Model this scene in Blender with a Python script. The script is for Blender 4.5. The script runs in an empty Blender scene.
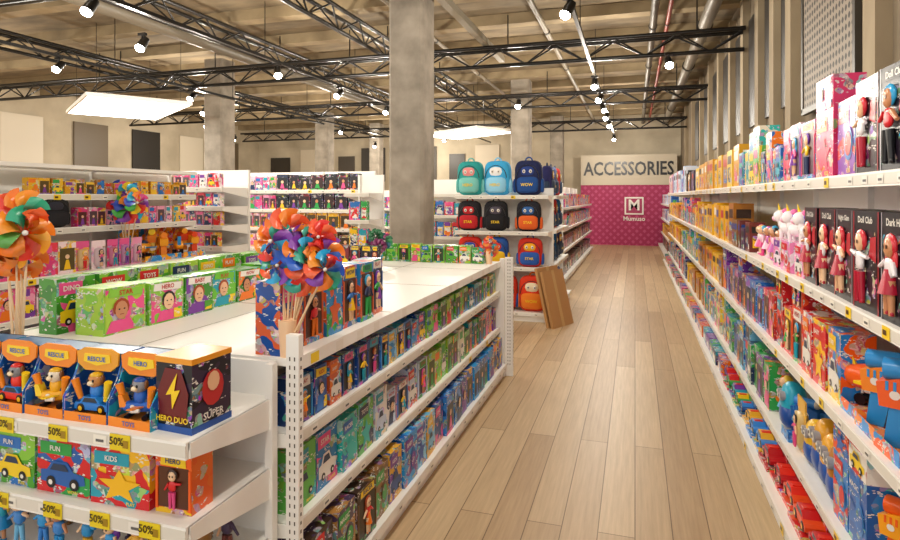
import bpy, math, random
import numpy as np
random.seed(7)
S=bpy.context.scene
R=random.random; U=random.uniform; CH=random.choice
# ---------------------------------------------------------------- materials
def lin(c): return tuple((x/12.92 if x<=.04045 else ((x+.055)/1.055)**2.4) for x in c)
def hx(s): return tuple(int(s[i:i+2],16)/255 for i in (0,2,4))
def newmat(n):
    m=bpy.data.materials.new(n); m.use_nodes=True
    nt=m.node_tree; b=nt.nodes['Principled BSDF']; return m,nt,b
def N(nt,t,**k):
    n=nt.nodes.new(t)
    for a,v in k.items(): setattr(n,a,v)
    return n
def mixc(nt,fac,a,b):
    n=N(nt,'ShaderNodeMix',data_type='RGBA')
    for s,v in ((0,fac),(6,a),(7,b)):
        if isinstance(v,(int,float)): n.inputs[s].default_value=v
        elif isinstance(v,tuple): n.inputs[s].default_value=(*v,1)[:4]
        else: nt.links.new(v,n.inputs[s])
    return n.outputs[2]
def gt(nt,v,t,op='GREATER_THAN'):
    n=N(nt,'ShaderNodeMath',operation=op); nt.links.new(v,n.inputs[0]); n.inputs[1].default_value=t; return n.outputs[0]
def attrmat(n,rough,spec=.5,bump=0):
    m,nt,b=newmat(n); a=N(nt,'ShaderNodeAttribute',attribute_name='colA')
    nt.links.new(a.outputs['Color'],b.inputs['Base Color']); b.inputs['Roughness'].default_value=rough
    if bump:
        no=N(nt,'ShaderNodeTexNoise'); no.inputs['Scale'].default_value=400
        bu=N(nt,'ShaderNodeBump'); bu.inputs['Strength'].default_value=bump; bu.inputs['Distance'].default_value=.002
        nt.links.new(no.outputs[0],bu.inputs['Height']); nt.links.new(bu.outputs[0],b.inputs['Normal'])
    return m
M_PLAIN=attrmat('plastic',.3); M_POWD=attrmat('powder_coat',.45,bump=.05); M_FAB=attrmat('fabric',.85,bump=.4)
def printmat():
    m,nt,b=newmat('printed_card'); L=nt.links.new
    A=N(nt,'ShaderNodeAttribute',attribute_name='colA').outputs['Color']; B=N(nt,'ShaderNodeAttribute',attribute_name='colB').outputs['Color']
    uv=N(nt,'ShaderNodeUVMap',uv_map='UVMap').outputs[0]
    n1=N(nt,'ShaderNodeTexNoise'); n1.inputs['Scale'].default_value=11; n1.inputs['Detail'].default_value=1; L(uv,n1.inputs['Vector'])
    c=mixc(nt,gt(nt,n1.outputs[0],.52),A,B)
    nd=N(nt,'ShaderNodeTexNoise'); nd.inputs['Scale'].default_value=30; nd.inputs['Detail'].default_value=2; L(uv,nd.inputs['Vector'])
    md=N(nt,'ShaderNodeMix',data_type='RGBA',blend_type='LINEAR_LIGHT'); md.inputs[0].default_value=.05; L(uv,md.inputs[6]); L(nd.outputs['Color'],md.inputs[7])
    v=N(nt,'ShaderNodeTexVoronoi'); v.inputs['Scale'].default_value=34; L(md.outputs[2],v.inputs['Vector'])
    sp=N(nt,'ShaderNodeSeparateColor'); L(v.outputs['Color'],sp.inputs[0])
    vv=N(nt,'ShaderNodeMath',operation='MULTIPLY_ADD'); L(sp.outputs[1],vv.inputs[0]); vv.inputs[1].default_value=.75; vv.inputs[2].default_value=.2
    hs=N(nt,'ShaderNodeCombineColor',mode='HSV'); L(sp.outputs[0],hs.inputs[0]); L(sp.outputs[2],hs.inputs[1]); L(vv.outputs[0],hs.inputs[2])
    n2=N(nt,'ShaderNodeTexNoise'); n2.inputs['Scale'].default_value=17; n2.inputs['Detail'].default_value=1; L(uv,n2.inputs['Vector'])
    c=mixc(nt,gt(nt,n2.outputs[0],.57),c,mixc(nt,.3,hs.outputs[0],B))
    mp=N(nt,'ShaderNodeMapping'); mp.inputs['Scale'].default_value=(60,150,1); L(uv,mp.inputs[0])
    v2=N(nt,'ShaderNodeTexVoronoi'); v2.inputs['Scale'].default_value=1; L(mp.outputs[0],v2.inputs['Vector'])
    n3=N(nt,'ShaderNodeTexNoise'); n3.inputs['Scale'].default_value=14; L(mp.outputs[0],n3.inputs['Vector']); n3.inputs['Scale'].default_value=.25
    mm=N(nt,'ShaderNodeMath',operation='MULTIPLY'); L(gt(nt,v2.outputs['Distance'],.4,'LESS_THAN'),mm.inputs[0]); L(gt(nt,n3.outputs[0],.58),mm.inputs[1])
    c=mixc(nt,mm.outputs[0],c,(.8,.78,.72))
    L(c,b.inputs['Base Color']); b.inputs['Roughness'].default_value=.28
    return m
M_PRINT=printmat()
def emis(n,col,s):
    m,nt,b=newmat(n); b.inputs['Base Color'].default_value=(*col,1); b.inputs['Emission Color'].default_value=(*col,1); b.inputs['Emission Strength'].default_value=s; return m
M_LAMP=emis('lamp_glass',(1,.95,.86),60); M_PANEL=emis('light_panel_diffuser',(1,.98,.92),7)
PL,PR,PW,FB,LM,PN=0,1,2,3,4,5
MATS=[M_PLAIN,M_PRINT,M_POWD,M_FAB,M_LAMP,M_PANEL]
def noisemat(n,c1,c2,scale,rough=.8,bump=.2,vec=None,detail=6):
    m,nt,b=newmat(n); L=nt.links.new
    tc=N(nt,'ShaderNodeTexCoord'); mp=N(nt,'ShaderNodeMapping'); L(tc.outputs['Object'],mp.inputs[0])
    if vec: mp.inputs['Scale'].default_value=vec
    no=N(nt,'ShaderNodeTexNoise'); no.inputs['Scale'].default_value=scale; no.inputs['Detail'].default_value=detail; L(mp.outputs[0],no.inputs['Vector'])
    r=N(nt,'ShaderNodeValToRGB'); r.color_ramp.elements[0].position=.3; r.color_ramp.elements[1].position=.7
    r.color_ramp.elements[0].color=(*lin(c1),1); r.color_ramp.elements[1].color=(*lin(c2),1)
    L(no.outputs[0],r.inputs[0]); L(r.outputs[0],b.inputs['Base Color']); b.inputs['Roughness'].default_value=rough
    bu=N(nt,'ShaderNodeBump'); bu.inputs['Strength'].default_value=bump; bu.inputs['Distance'].default_value=.02
    L(no.outputs[0],bu.inputs['Height']); L(bu.outputs[0],b.inputs['Normal'])
    return m
M_CONC=noisemat('concrete_column',hx('7c7468'),hx('a69c8e'),3.5,.85,.3)
M_CEIL=noisemat('concrete_ceiling',hx('6a5e4c'),hx('8e7e64'),1.6,.85,.3,(1,3,1))
M_JOIST=noisemat('concrete_joist',hx('84745a'),hx('a49272'),2.5,.85,.2)
M_WALL=noisemat('raw_wall',hx('6a5e4e'),hx('8e806a'),2.2,.85,.3,(1,3,.6))
M_PIL=noisemat('wall_post_wood',hx('8c7c64'),hx('ac9c80'),2.2,.8,.2,(1,1,.4))
M_WALLB=noisemat('plaster_wall',hx('b0a48e'),hx('d0c4ac'),1.2,.85,.1)
def floormat():
    m,nt,b=newmat('oak_boards'); L=nt.links.new
    tc=N(nt,'ShaderNodeTexCoord'); mp=N(nt,'ShaderNodeMapping'); L(tc.outputs['Object'],mp.inputs[0]); mp.inputs['Rotation'].default_value=(0,0,math.radians(90))
    br=N(nt,'ShaderNodeTexBrick'); L(mp.outputs[0],br.inputs['Vector']); br.offset=.37; br.offset_frequency=2
    br.inputs['Scale'].default_value=1; br.inputs['Brick Width'].default_value=2.9; br.inputs['Row Height'].default_value=.17
    br.inputs['Mortar Size'].default_value=.0026; br.inputs['Mortar Smooth'].default_value=.1; br.inputs['Bias'].default_value=0
    br.inputs['Color1'].default_value=(*lin(hx('d2b994')),1); br.inputs['Color2'].default_value=(*lin(hx('b89b76')),1); br.inputs['Mortar'].default_value=(*lin(hx('78603f')),1)
    mp2=N(nt,'ShaderNodeMapping'); L(tc.outputs['Object'],mp2.inputs[0]); mp2.inputs['Scale'].default_value=(26,1.1,1)
    no=N(nt,'ShaderNodeTexNoise'); no.inputs['Scale'].default_value=2; no.inputs['Detail'].default_value=9; no.inputs['Roughness'].default_value=.65; L(mp2.outputs[0],no.inputs['Vector'])
    r=N(nt,'ShaderNodeValToRGB'); r.color_ramp.elements[0].position=.3; r.color_ramp.elements[1].position=.7
    r.color_ramp.elements[0].color=(.72,.68,.62,1); r.color_ramp.elements[1].color=(1.08,1.07,1.05,1); L(no.outputs[0],r.inputs[0])
    mu=N(nt,'ShaderNodeMix',data_type='RGBA',blend_type='MULTIPLY'); mu.inputs[0].default_value=.75
    L(br.outputs['Color'],mu.inputs[6]); L(r.outputs[0],mu.inputs[7]); L(mu.outputs[2],b.inputs['Base Color'])
    b.inputs['Roughness'].default_value=.42
    bu=N(nt,'ShaderNodeBump',invert=True); bu.inputs['Strength'].default_value=.4; bu.inputs['Distance'].default_value=.002
    L(br.outputs['Fac'],bu.inputs['Height']); L(bu.outputs[0],b.inputs['Normal'])
    return m
M_FLOOR=floormat()
def perfmat():
    m,nt,b=newmat('perforated_panel'); L=nt.links.new
    tc=N(nt,'ShaderNodeTexCoord'); sp=N(nt,'ShaderNodeSeparateXYZ'); L(tc.outputs['Object'],sp.inputs[0])
    def s(o):
        a=N(nt,'ShaderNodeMath',operation='MULTIPLY'); L(o,a.inputs[0]); a.inputs[1].default_value=2*math.pi*15
        c=N(nt,'ShaderNodeMath',operation='SINE'); L(a.outputs[0],c.inputs[0]); return c.outputs[0]
    mu=N(nt,'ShaderNodeMath',operation='ADD'); L(s(sp.outputs[1]),mu.inputs[0]); L(s(sp.outputs[2]),mu.inputs[1])
    c=mixc(nt,gt(nt,mu.outputs[0],.4),lin(hx('8c8072')),lin(hx('2c2620')))
    L(c,b.inputs['Base Color']); b.inputs['Roughness'].default_value=.6; return m
M_PERF=perfmat()
def pinkmat():
    m,nt,b=newmat('magenta_pattern'); L=nt.links.new
    tc=N(nt,'ShaderNodeTexCoord'); sp=N(nt,'ShaderNodeSeparateXYZ'); L(tc.outputs['Object'],sp.inputs[0])
    def ln(op):
        a=N(nt,'ShaderNodeMath',operation=op); L(sp.outputs[0],a.inputs[0]); L(sp.outputs[2],a.inputs[1])
        s=N(nt,'ShaderNodeMath',operation='MULTIPLY'); L(a.outputs[0],s.inputs[0]); s.inputs[1].default_value=4.2
        f=N(nt,'ShaderNodeMath',operation='FRACT'); L(s.outputs[0],f.inputs[0]); return gt(nt,f.outputs[0],.5,'LESS_THAN')
    mx=N(nt,'ShaderNodeMath',operation='MULTIPLY'); L(ln('ADD'),mx.inputs[0]); L(ln('SUBTRACT'),mx.inputs[1])
    c=mixc(nt,mx.outputs[0],lin(hx('a42858')),lin(hx('bc4a78'))); L(c,b.inputs['Base Color']); b.inputs['Roughness'].default_value=.6; return m
M_PINK=pinkmat()
# ---------------------------------------------------------------- mesh builder
def T(x,y,z,rz=0,rx=0,ry=0,s=1):
    a,b,c=math.radians(rz),math.radians(rx),math.radians(ry)
    Z=np.array([[math.cos(a),-math.sin(a),0],[math.sin(a),math.cos(a),0],[0,0,1]])
    X=np.array([[1,0,0],[0,math.cos(b),-math.sin(b)],[0,math.sin(b),math.cos(b)]])
    Y=np.array([[math.cos(c),0,math.sin(c)],[0,1,0],[-math.sin(c),0,math.cos(c)]])
    m=np.eye(4); m[:3,:3]=Z@X@Y*s; m[:3,3]=(x,y,z); return m
I4=np.eye(4)
class MB:
    def __init__(s): s.V=[];s.L=[];s.F=[];s.m=[];s.a=[];s.b=[];s.sm=[];s.n=0
    def add(s,V,F,M,mat,a,b=None,sm=False):
        V=np.asarray(V,float); s.V.append(V@M[:3,:3].T+M[:3,3]); s.L.append(V+np.array([R(),R(),R()])*20)
        n=s.n; s.F.extend([tuple(i+n for i in f) for f in F]); k=len(F)
        s.m+=[mat]*k; s.a+=[a]*k; s.b+=[b or a]*k; s.sm+=[sm]*k; s.n+=len(V)
    def build(s,name,mats=None,loc=None):
        V=np.vstack(s.V); Lc=np.vstack(s.L)
        if loc is None:
            lo,hi=V.min(0),V.max(0); loc=((lo[0]+hi[0])/2,(lo[1]+hi[1])/2,lo[2])
        loc=np.array(loc); me=bpy.data.meshes.new(name); me.from_pydata((V-loc).tolist(),[],s.F)
        for m in (mats or MATS): me.materials.append(m)
        P=len(s.F); me.polygons.foreach_set('material_index',np.array(s.m,dtype=np.int32)); me.polygons.foreach_set('use_smooth',np.array(s.sm,dtype=bool))
        cnt=np.array([len(f) for f in s.F]); 
        for nm,arr in (('colA',s.a),('colB',s.b)):
            c={}; out=np.empty((P,4))
            for i,x in enumerate(arr):
                if x not in c: c[x]=(*lin(x),1)
                out[i]=c[x]
            at=me.attributes.new(nm,'FLOAT_COLOR','CORNER'); at.data.foreach_set('color',np.repeat(out,cnt,axis=0).ravel())
        vi=np.empty(len(me.loops),dtype=np.int32); me.loops.foreach_get('vertex_index',vi)
        f3=np.array([f[:3] for f in s.F]); nn=np.abs(np.cross(Lc[f3[:,1]]-Lc[f3[:,0]],Lc[f3[:,2]]-Lc[f3[:,0]])); ax=np.repeat(nn.argmax(1),cnt)
        P3=Lc[vi]; uv=np.where((ax==0)[:,None],P3[:,[1,2]],np.where((ax==1)[:,None],P3[:,[0,2]],P3[:,[0,1]]))
        ul=me.uv_layers.new(name='UVMap'); ul.data.foreach_set('uv',uv.ravel())
        me.validate(); me.update(); o=bpy.data.objects.new(name,me); o.location=loc; S.collection.objects.link(o); return o
BF=[(0,1,5,4),(1,2,6,5),(2,3,7,6),(3,0,4,7),(4,5,6,7),(3,2,1,0)]
def box(mb,M,x0,x1,y0,y1,z0,z1,mat,a,b=None):
    mb.add([(x0,y0,z0),(x1,y0,z0),(x1,y1,z0),(x0,y1,z0),(x0,y0,z1),(x1,y0,z1),(x1,y1,z1),(x0,y1,z1)],BF,M,mat,a,b)
def rect(mb,M,x0,x1,z0,z1,y,mat,a,b=None): mb.add([(x0,y,z0),(x1,y,z0),(x1,y,z1),(x0,y,z1)],[(0,1,2,3)],M,mat,a,b)
def poly(mb,M,pts,y,a,mat=PL,b=None): mb.add([(p[0],y,p[1]) for p in pts],[tuple(range(len(pts)))],M,mat,a,b)
def disc(mb,M,x,z,rx,rz,y,a,mat=PL,n=12): mb.add([(x+rx*math.cos(2*math.pi*i/n),y,z+rz*math.sin(2*math.pi*i/n)) for i in range(n)],[tuple(range(n))],M,mat,a)
def ell(mb,M,c,r,mat,a,e=1,nu=10,nv=6,b=None):
    f=lambda v:math.copysign(abs(v)**e,v); V=[]
    for j in range(nv+1):
        p=-math.pi/2+math.pi*j/nv; cp,sp=f(math.cos(p)) if 0<j<nv else 0,f(math.sin(p))
        for i in range(nu):
            t=2*math.pi*(i+.5)/nu; V.append((c[0]+r[0]*cp*f(math.cos(t)),c[1]+r[1]*cp*f(math.sin(t)),c[2]+r[2]*sp))
    F=[(j*nu+i,j*nu+(i+1)%nu,(j+1)*nu+(i+1)%nu,(j+1)*nu+i) for j in range(nv) for i in range(nu)]
    mb.add(V,F,M,mat,a,b,True)
def cyl(mb,M,p,q,r0,r1,mat,a,n=8,sm=True):
    p=np.array(p,float);q=np.array(q,float);d=q-p;d/=max(np.linalg.norm(d),1e-9)
    h=np.array([0,0,1.]) if abs(d[2])<.9 else np.array([1.,0,0]); u=np.cross(d,h);u/=np.linalg.norm(u);w=np.cross(d,u)
    V=[];
    for c,r in((p,r0),(q,r1)):
        for i in range(n): t=2*math.pi*i/n; V.append(c+u*r*math.cos(t)+w*r*math.sin(t))
    F=[((i+1)%n,i,n+i,n+(i+1)%n) for i in range(n)]
    mb.add(V,F,M,mat,a,None,sm); mb.add(V,[tuple(range(n)),tuple(range(2*n-1,n-1,-1))],M,mat,a)
def prof(mb,M,pts,y0,y1,mat,a,b=None):
    n=len(pts); V=[(x,y0,z) for x,z in pts]+[(x,y1,z) for x,z in pts]
    F=[tuple(range(n)),tuple(range(2*n-1,n-1,-1))]+[((i+1)%n,i,n+i,n+(i+1)%n) for i in range(n)]
    mb.add(V,F,M,mat,a,b)
TXT={}
def text(mb,M,s,size,x,z,y,a,mat=PL,ext=0,sx=1):
    if (s,ext) not in TXT:
        c=bpy.data.curves.new('t','FONT'); c.body=s; c.align_x='CENTER'; c.align_y='CENTER'; c.resolution_u=2; c.size=1; c.offset=.02; c.extrude=ext
        o=bpy.data.objects.new('t',c); S.collection.objects.link(o); dg=bpy.context.evaluated_depsgraph_get(); me=o.evaluated_get(dg).to_mesh()
        TXT[(s,ext)]=([tuple(v.co) for v in me.vertices],[tuple(p.vertices) for p in me.polygons]); bpy.data.objects.remove(o)
    V,F=TXT[(s,ext)]
    mb.add([(x+v[0]*size*sx,y-v[2],z+v[1]*size) for v in V],F,M,mat,a)
# ---------------------------------------------------------------- palettes
H=lambda s:[hx(x) for x in s.split()]
WH=hx('ece8e0'); BK=hx('15151a'); YE=hx('f5d020'); WR=hx('f5f3ee')
PAL=dict(
 mix=H('d8262c f07a1a f2c21a 2aa24a 1f6fc0 7a3aa0 e8508f 1ea0b8 20305a'),
 blue=H('1660b0 1e8fd0 2a58b0 20a8c8 184a90 3a88d8 2a9ae0 78c0e8 e8b030'),
 bluebox=H('1a4a98 2060b0 1c3a70 2a88c8 d86030'),
 dark=H('1a1a2a 241a30 101820 302040 7a1822 26304a'),
 darkred=H('17151c 1d1a26 20141a 26181e'),
 pink=H('e85a9a f09ac0 d83a80 f4c8dc c060b0 f0b050 f8e0e8'),
 pinkred=H('e8609a e83a50 f0a0c0 f8e0e8 f0c040 d83a80'),
 pinkblue=H('e03a70 d82a58 2a78c8 3aa0d8 f0d8e0 8a40b0'),
 yellow=H('e8b01c e0a01a f0c840 d89a18 e8b828 b07020'),
 brown=H('6a4a2a 8a6030 3a2a20 b08040 4a3a5a 70302a'),
 green=H('4aa02a 6ac030 3a8a2a 88c840 a8d040'),
 teal=H('1a98a8 28b8b0 e8c838 60b850 e8e0c8 2080c0 f08a28'),
 red=H('d01e22 e83020 b81820 e85020 c82028'),
 orange=H('f0601a f58a20 e84818 f8a820 f07020 1e80d0'),
 warm=H('f0601a 1e80d0 e84818 f8c020 d82028 1c60b0 f4f0e8'),
 white=H('e8e4e0 d8dce8 c8d8f0 3070c0 e0a0b0'),
 purple=H('5a2a8a 4a2a7a 8a40a8 c050a0 2a2a60 d06a30'))
SK=H('e8b890 c88a60 f0c8a0'); HR=H('3a2010 e8c040 a04010 e850a0 201818 6a30a0 30a0d0')
WORDS=['TOYS','HERO','FUN','PLAY','WOW','STAR','KIDS','DINO','SUPER','MAGIC','BABY','RACER']
# ---------------------------------------------------------------- products (front = local -y, centred in x, base z=0)
def p_fig(mb,M,h,top,bot,hair=None,fl=1.,y=0,x=0,z=0,lod=1):
    skin=CH(SK); hair=hair or CH(HR); n=8 if lod else 6; v=5 if lod else 4; dress=R()<.5; sp=U(.05,.11)
    for s in(-1,1):
        cyl(mb,M,(x+s*sp*h,y,z),(x+s*.05*h,y,z+.42*h),.035*h,.055*h,PL,skin if dress else bot,6)
        ell(mb,M,(x+s*sp*h,y-.02*h*fl,z+.025*h),(.05*h,.07*h*fl,.03*h),PL,bot,.7,6,4)
        hd=(x+s*U(.18,.3)*h,y-.04*h*fl,z+U(.38,.7)*h); cyl(mb,M,hd,(x+s*.1*h,y,z+.64*h),.025*h,.04*h,PL,skin if R()<.5 else top,6)
    if dress: cyl(mb,M,(x,y,z+.26*h),(x,y,z+.56*h),.19*h*min(1,fl*2),.08*h*min(1,fl*2),PL,bot,8)
    ell(mb,M,(x,y,z+.57*h),(.12*h,.085*h*fl,.13*h),PL,top,.7,n,v)
    ell(mb,M,(x,y+.04*h*fl,z+.85*h),(.18*h,.12*h*fl,.15*h),PL,hair,1,n,v)
    if dress: ell(mb,M,(x,y+.06*h*fl,z+.68*h),(.19*h,.07*h*fl,.2*h),PL,hair,1,n,v)
    ell(mb,M,(x,y-.02*h*fl,z+.82*h),(.125*h,.13*h*fl,.13*h),PL,skin,1,n,v)
    if lod:
        for s in(-1,1): disc(mb,M,x+s*.045*h,z+.83*h,.022*h,.03*h,y-.02*h*fl-.131*h*fl,BK,n=6)
def p_minion(mb,M,h,a=YE,b=hx('2050a0')):
    ell(mb,M,(0,h*.28,h*.52),(.27*h,.25*h,.46*h),PL,a,.75,12,8); ell(mb,M,(0,h*.28,h*.3),(.285*h,.265*h,.26*h),PL,b,.6,12,6)
    for s in(-1,1):
        cyl(mb,M,(s*.1*h,.28*h,0),(s*.1*h,.28*h,.15*h),.07*h,.06*h,PL,b,8); cyl(mb,M,(s*.38*h,.2*h,.3*h),(s*.24*h,.28*h,.5*h),.04*h,.05*h,PL,a,6)
        cyl(mb,M,(s*.1*h,0,.7*h),(s*.1*h,.1*h,.7*h),.1*h,.1*h,PL,hx('a0a0a8'),10); disc(mb,M,s*.1*h,.7*h,.07*h,.07*h,-.003,WH); disc(mb,M,s*.1*h,.7*h,.03*h,.03*h,-.005,BK)
def p_car(mb,M,L,a,b,W=None,y=0,z=0):
    W=W or L*.45; h=L*.36; r=L*.11
    prof(mb,M,[(-.5*L,z+r*.7),(.5*L,z+r*.7),(.5*L,z+h*.5),(.42*L,z+h*.62),(.22*L,z+h*.66),(-.48*L,z+h*.66),(-.5*L,z+h*.5)],y,y+W,PL,a)
    prof(mb,M,[(-.36*L,z+h*.64),(.24*L,z+h*.64),(.1*L,z+h*1.05),(-.26*L,z+h*1.05)],y+.06*W,y+.94*W,PL,b)
    prof(mb,M,[(-.29*L,z+h*.69),(.17*L,z+h*.69),(.08*L,z+h*.98),(-.22*L,z+h*.98)],y+.05*W,y+.95*W,PL,hx('203040'))
    for sx in(-.3,.3):
        for yy in((y-.03*W,y+.2*W),(y+.8*W,y+1.03*W)):
            cyl(mb,M,(sx*L,yy[0],z+r),(sx*L,yy[1],z+r),r,r,PL,BK,12)
        disc(mb,M,sx*L,z+r,r*.55,r*.55,y-.03*W-.002,hx('f0c020'))
    box(mb,M,-.1*L,.05*L,y+.2*W,y+.8*W,z+h*1.05,z+h*1.13,PL,hx('e03020'))
def p_blaster(mb,M,L,a,b):
    c=CH([YE,WH,hx('2090d8')]); y=.0
    prof(mb,M,[(-.32*L,.3*L),(.1*L,.3*L),(.16*L,.36*L),(.16*L,.5*L),(-.1*L,.56*L),(-.34*L,.48*L)],y-.035,y+.035,PL,a)
    cyl(mb,M,(.14*L,y,.43*L),(.42*L,y,.43*L),.05*L,.045*L,PL,b,12); cyl(mb,M,(.42*L,y,.43*L),(.5*L,y,.43*L),.07*L,.07*L,PL,c,12)
    cyl(mb,M,(-.3*L,y,.58*L),(.08*L,y,.6*L),.085*L,.085*L,PL,b,12); ell(mb,M,(.08*L,y,.6*L),(.07*L,.085*L,.085*L),PL,c)
    prof(mb,M,[(-.3*L,.0),(-.16*L,.0),(-.1*L,.31*L),(-.26*L,.31*L)],y-.025,y+.025,PL,b); prof(mb,M,[(.02*L,.02*L),(.1*L,.02*L),(.1*L,.31*L),(.0,.31*L)],y-.02,y+.02,PL,a)
    disc(mb,M,-.05*L,.4*L,.06*L,.06*L,y-.037,c); disc(mb,M,-.22*L,.4*L,.035*L,.035*L,y-.037,WH); box(mb,M,-.16*L,.02*L,y-.012,y+.012,.14*L,.17*L,PL,BK)
    for i in range(3): box(mb,M,(-.28+.05*i)*L,(-.26+.05*i)*L,y-.037,y-.034,.43*L,.5*L,PL,b)
def p_jet(mb,M,L,a,b):   # chunky toy rescue plane
    z=L*.3; c=CH([YE,WH,hx('2a9ae0')])
    ell(mb,M,(0,0,z),(L*.5,L*.15,L*.14),PL,a,.7,14,8); ell(mb,M,(L*.12,0,z+L*.12),(L*.17,L*.1,L*.1),PL,hx('203a60'),.8,10,6)
    for s in(-1,1):
        V=[(-.1*L,s*.1*L,z),(.15*L,s*.1*L,z),(-.02*L,s*.42*L,z+.02*L),(-.16*L,s*.42*L,z+.02*L)]
        V+= [(p[0],p[1],p[2]+.03*L) for p in V]; mb.add(V,[(3,2,1,0),(4,5,6,7),(0,1,5,4),(1,2,6,5),(2,3,7,6),(3,0,4,7)],M,PL,b)
        cyl(mb,M,(-.1*L,s*.3*L,z-.03*L),(.1*L,s*.3*L,z-.03*L),.05*L,.05*L,PL,c,10); cyl(mb,M,(.2*L,s*.1*L-.02,.07*L),(.2*L,s*.1*L+.02,.07*L),.07*L,.07*L,PL,BK,12)
        cyl(mb,M,(.2*L,s*.1*L,.07*L),(.2*L,s*.08*L,z),.015*L,.015*L,PL,c,6)
    cyl(mb,M,(-.3*L,-.02,.06*L),(-.3*L,.02,.06*L),.06*L,.06*L,PL,BK,12); cyl(mb,M,(-.3*L,0,.06*L),(-.3*L,0,z),.015*L,.015*L,PL,c,6)
    prof(mb,M,[(-.48*L,z),(-.3*L,z),(-.42*L,z+.3*L),(-.52*L,z+.3*L)],-.015,.015,PL,b); ell(mb,M,(.5*L,0,z),(.05*L,.06*L,.06*L),PL,c)
    disc(mb,M,-.15*L,z+.02*L,.06*L,.05*L,-.151*L,WH)
def p_pack(mb,M,w,d,h,a,b,style,lod):
    box(mb,M,-w/2,w/2,0,d,0,h,PR,a,b); e=.0015
    c=CH(PAL['mix'])
    if lod==0:
        rect(mb,M,-w*.42,w*.42,h*.72,h*.94,-e,PL,b); rect(mb,M,-w*.36,w*.36,h*.1,h*.64,-e,PR,c,WH); return
    if style==0:   # window box with figure
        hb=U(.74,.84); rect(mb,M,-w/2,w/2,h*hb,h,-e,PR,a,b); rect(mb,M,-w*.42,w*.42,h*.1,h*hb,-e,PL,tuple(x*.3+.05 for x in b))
        rect(mb,M,-w/2,w/2,0,h*.09,-e,PR,c,a)
        if lod>1:
            k=max(1,min(3,int(w/(h*.45))))
            for i in range(k): p_fig(mb,M,h*(hb-.12),CH(PAL['mix']),CH(PAL['mix']),fl=.3,y=-e*2-.004,x=(i-(k-1)/2)*w*.8/k,z=h*.1)
            for s in (-1,1): box(mb,M,s*w*.46-.004,s*w*.46+.004,-.004,0,h*.07,h*.76,PL,b)
        else:
            disc(mb,M,0,h*.52,min(w,h)*.13,min(w,h)*.13,-e*2,CH(SK),n=8); poly(mb,M,[(-w*.2,h*.12),(w*.2,h*.12),(w*.08,h*.42),(-w*.08,h*.42)],-e*2,c)
        if lod>1: poly(mb,M,[(-w*.36,h*(hb+.03)),(w*.36,h*(hb+.01)),(w*.34,h*.97),(-w*.34,h*.96)],-e*2,CH([WH,YE,c])); text(mb,M,CH(WORDS),min(h*.12,w*.2),0,h*(hb+1)/2,-e*3,CH([hx('b01828'),hx('1a3070')]))
    elif style==1: # character portrait print
        rect(mb,M,-w*.46,w*.46,h*.04,h*.96,-e,PR,a,c); r=min(w,h)*.19; x=U(-.16,.16)*w
        sk=CH(SK); z0=h*.5
        poly(mb,M,[(x-r*2,h*.04),(x+r*2,h*.04),(x+r*1.3,z0-r*1.1),(x-r*1.3,z0-r*1.1)],-e*2,c)
        disc(mb,M,x,z0+r*.3,r*1.1,r*1.05,-e*3,CH(HR[:1]+HR[2:3]+HR[4:5])); disc(mb,M,x,z0,r*.85,r*1.05,-e*4,sk)
        for s in(-1,1): disc(mb,M,x+s*r*.33,z0+r*.12,r*.13,r*.1,-e*5,BK,n=6)
        rect(mb,M,x-r*.25,x+r*.25,z0-r*.5,z0-r*.42,-e*5,PL,hx('902020'))
        if lod>1:
            prof(mb,M,[(-w*.4,h*.8),(w*.4,h*.76),(w*.42,h*.93),(-w*.38,h*.97)],-e*3,-e,PL,CH([YE,WH,b])); text(mb,M,CH(WORDS),min(h*.15,w*.2),0,h*.865,-e*4,hx('c02020'))
            rect(mb,M,w*.18,w*.44,h*.06,h*.3,-e*3,PR,YE,b)
    else:          # split graphic
        poly(mb,M,[(-w/2,0),(w/2,0),(w/2,h*.35),(-w/2,h*.6)],-e,a,PR,c); rect(mb,M,-w*.44,w*.16,h*.7,h*.92,-e,PL,c)
        k=CH([0,1,1,2])
        if k==0: disc(mb,M,w*.15,h*.42,w*.24,h*.22,-e*2,b,PL); disc(mb,M,w*.15,h*.42,w*.18,h*.16,-e*3,c,PR)
        elif k==1:
            poly(mb,M,[(-w*.42,h*.2),(w*.1,h*.14),(w*.42,h*.22),(w*.4,h*.38),(w*.2,h*.42),(w*.08,h*.58),(-w*.2,h*.58),(-w*.3,h*.42),(-w*.42,h*.4)],-e*2,CH([YE,b,WH])); poly(mb,M,[(-w*.24,h*.42),(w*.12,h*.42),(w*.05,h*.54),(-w*.17,h*.54)],-e*3,hx('203858')); disc(mb,M,-w*.22,h*.2,w*.09,w*.09,-e*3,BK); disc(mb,M,w*.22,h*.2,w*.09,w*.09,-e*3,BK); disc(mb,M,-w*.22,h*.2,w*.04,w*.04,-e*4,WH); disc(mb,M,w*.22,h*.2,w*.04,w*.04,-e*4,WH)
        else: poly(mb,M,[(0,h*.64),(-w*.1,h*.46),(-w*.36,h*.44),(-w*.16,h*.3),(-w*.24,h*.1),(0,h*.2),(w*.24,h*.1),(w*.16,h*.3),(w*.36,h*.44),(w*.1,h*.46)][::-1],-e*2,b)
        if lod>1: text(mb,M,CH(WORDS),min(h*.13,w*.17),-w*.14,h*.81,-e*3,WH); text(mb,M,CH(WORDS),min(h*.08,w*.12),w*.2,h*.07,-e*4,YE)
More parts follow.
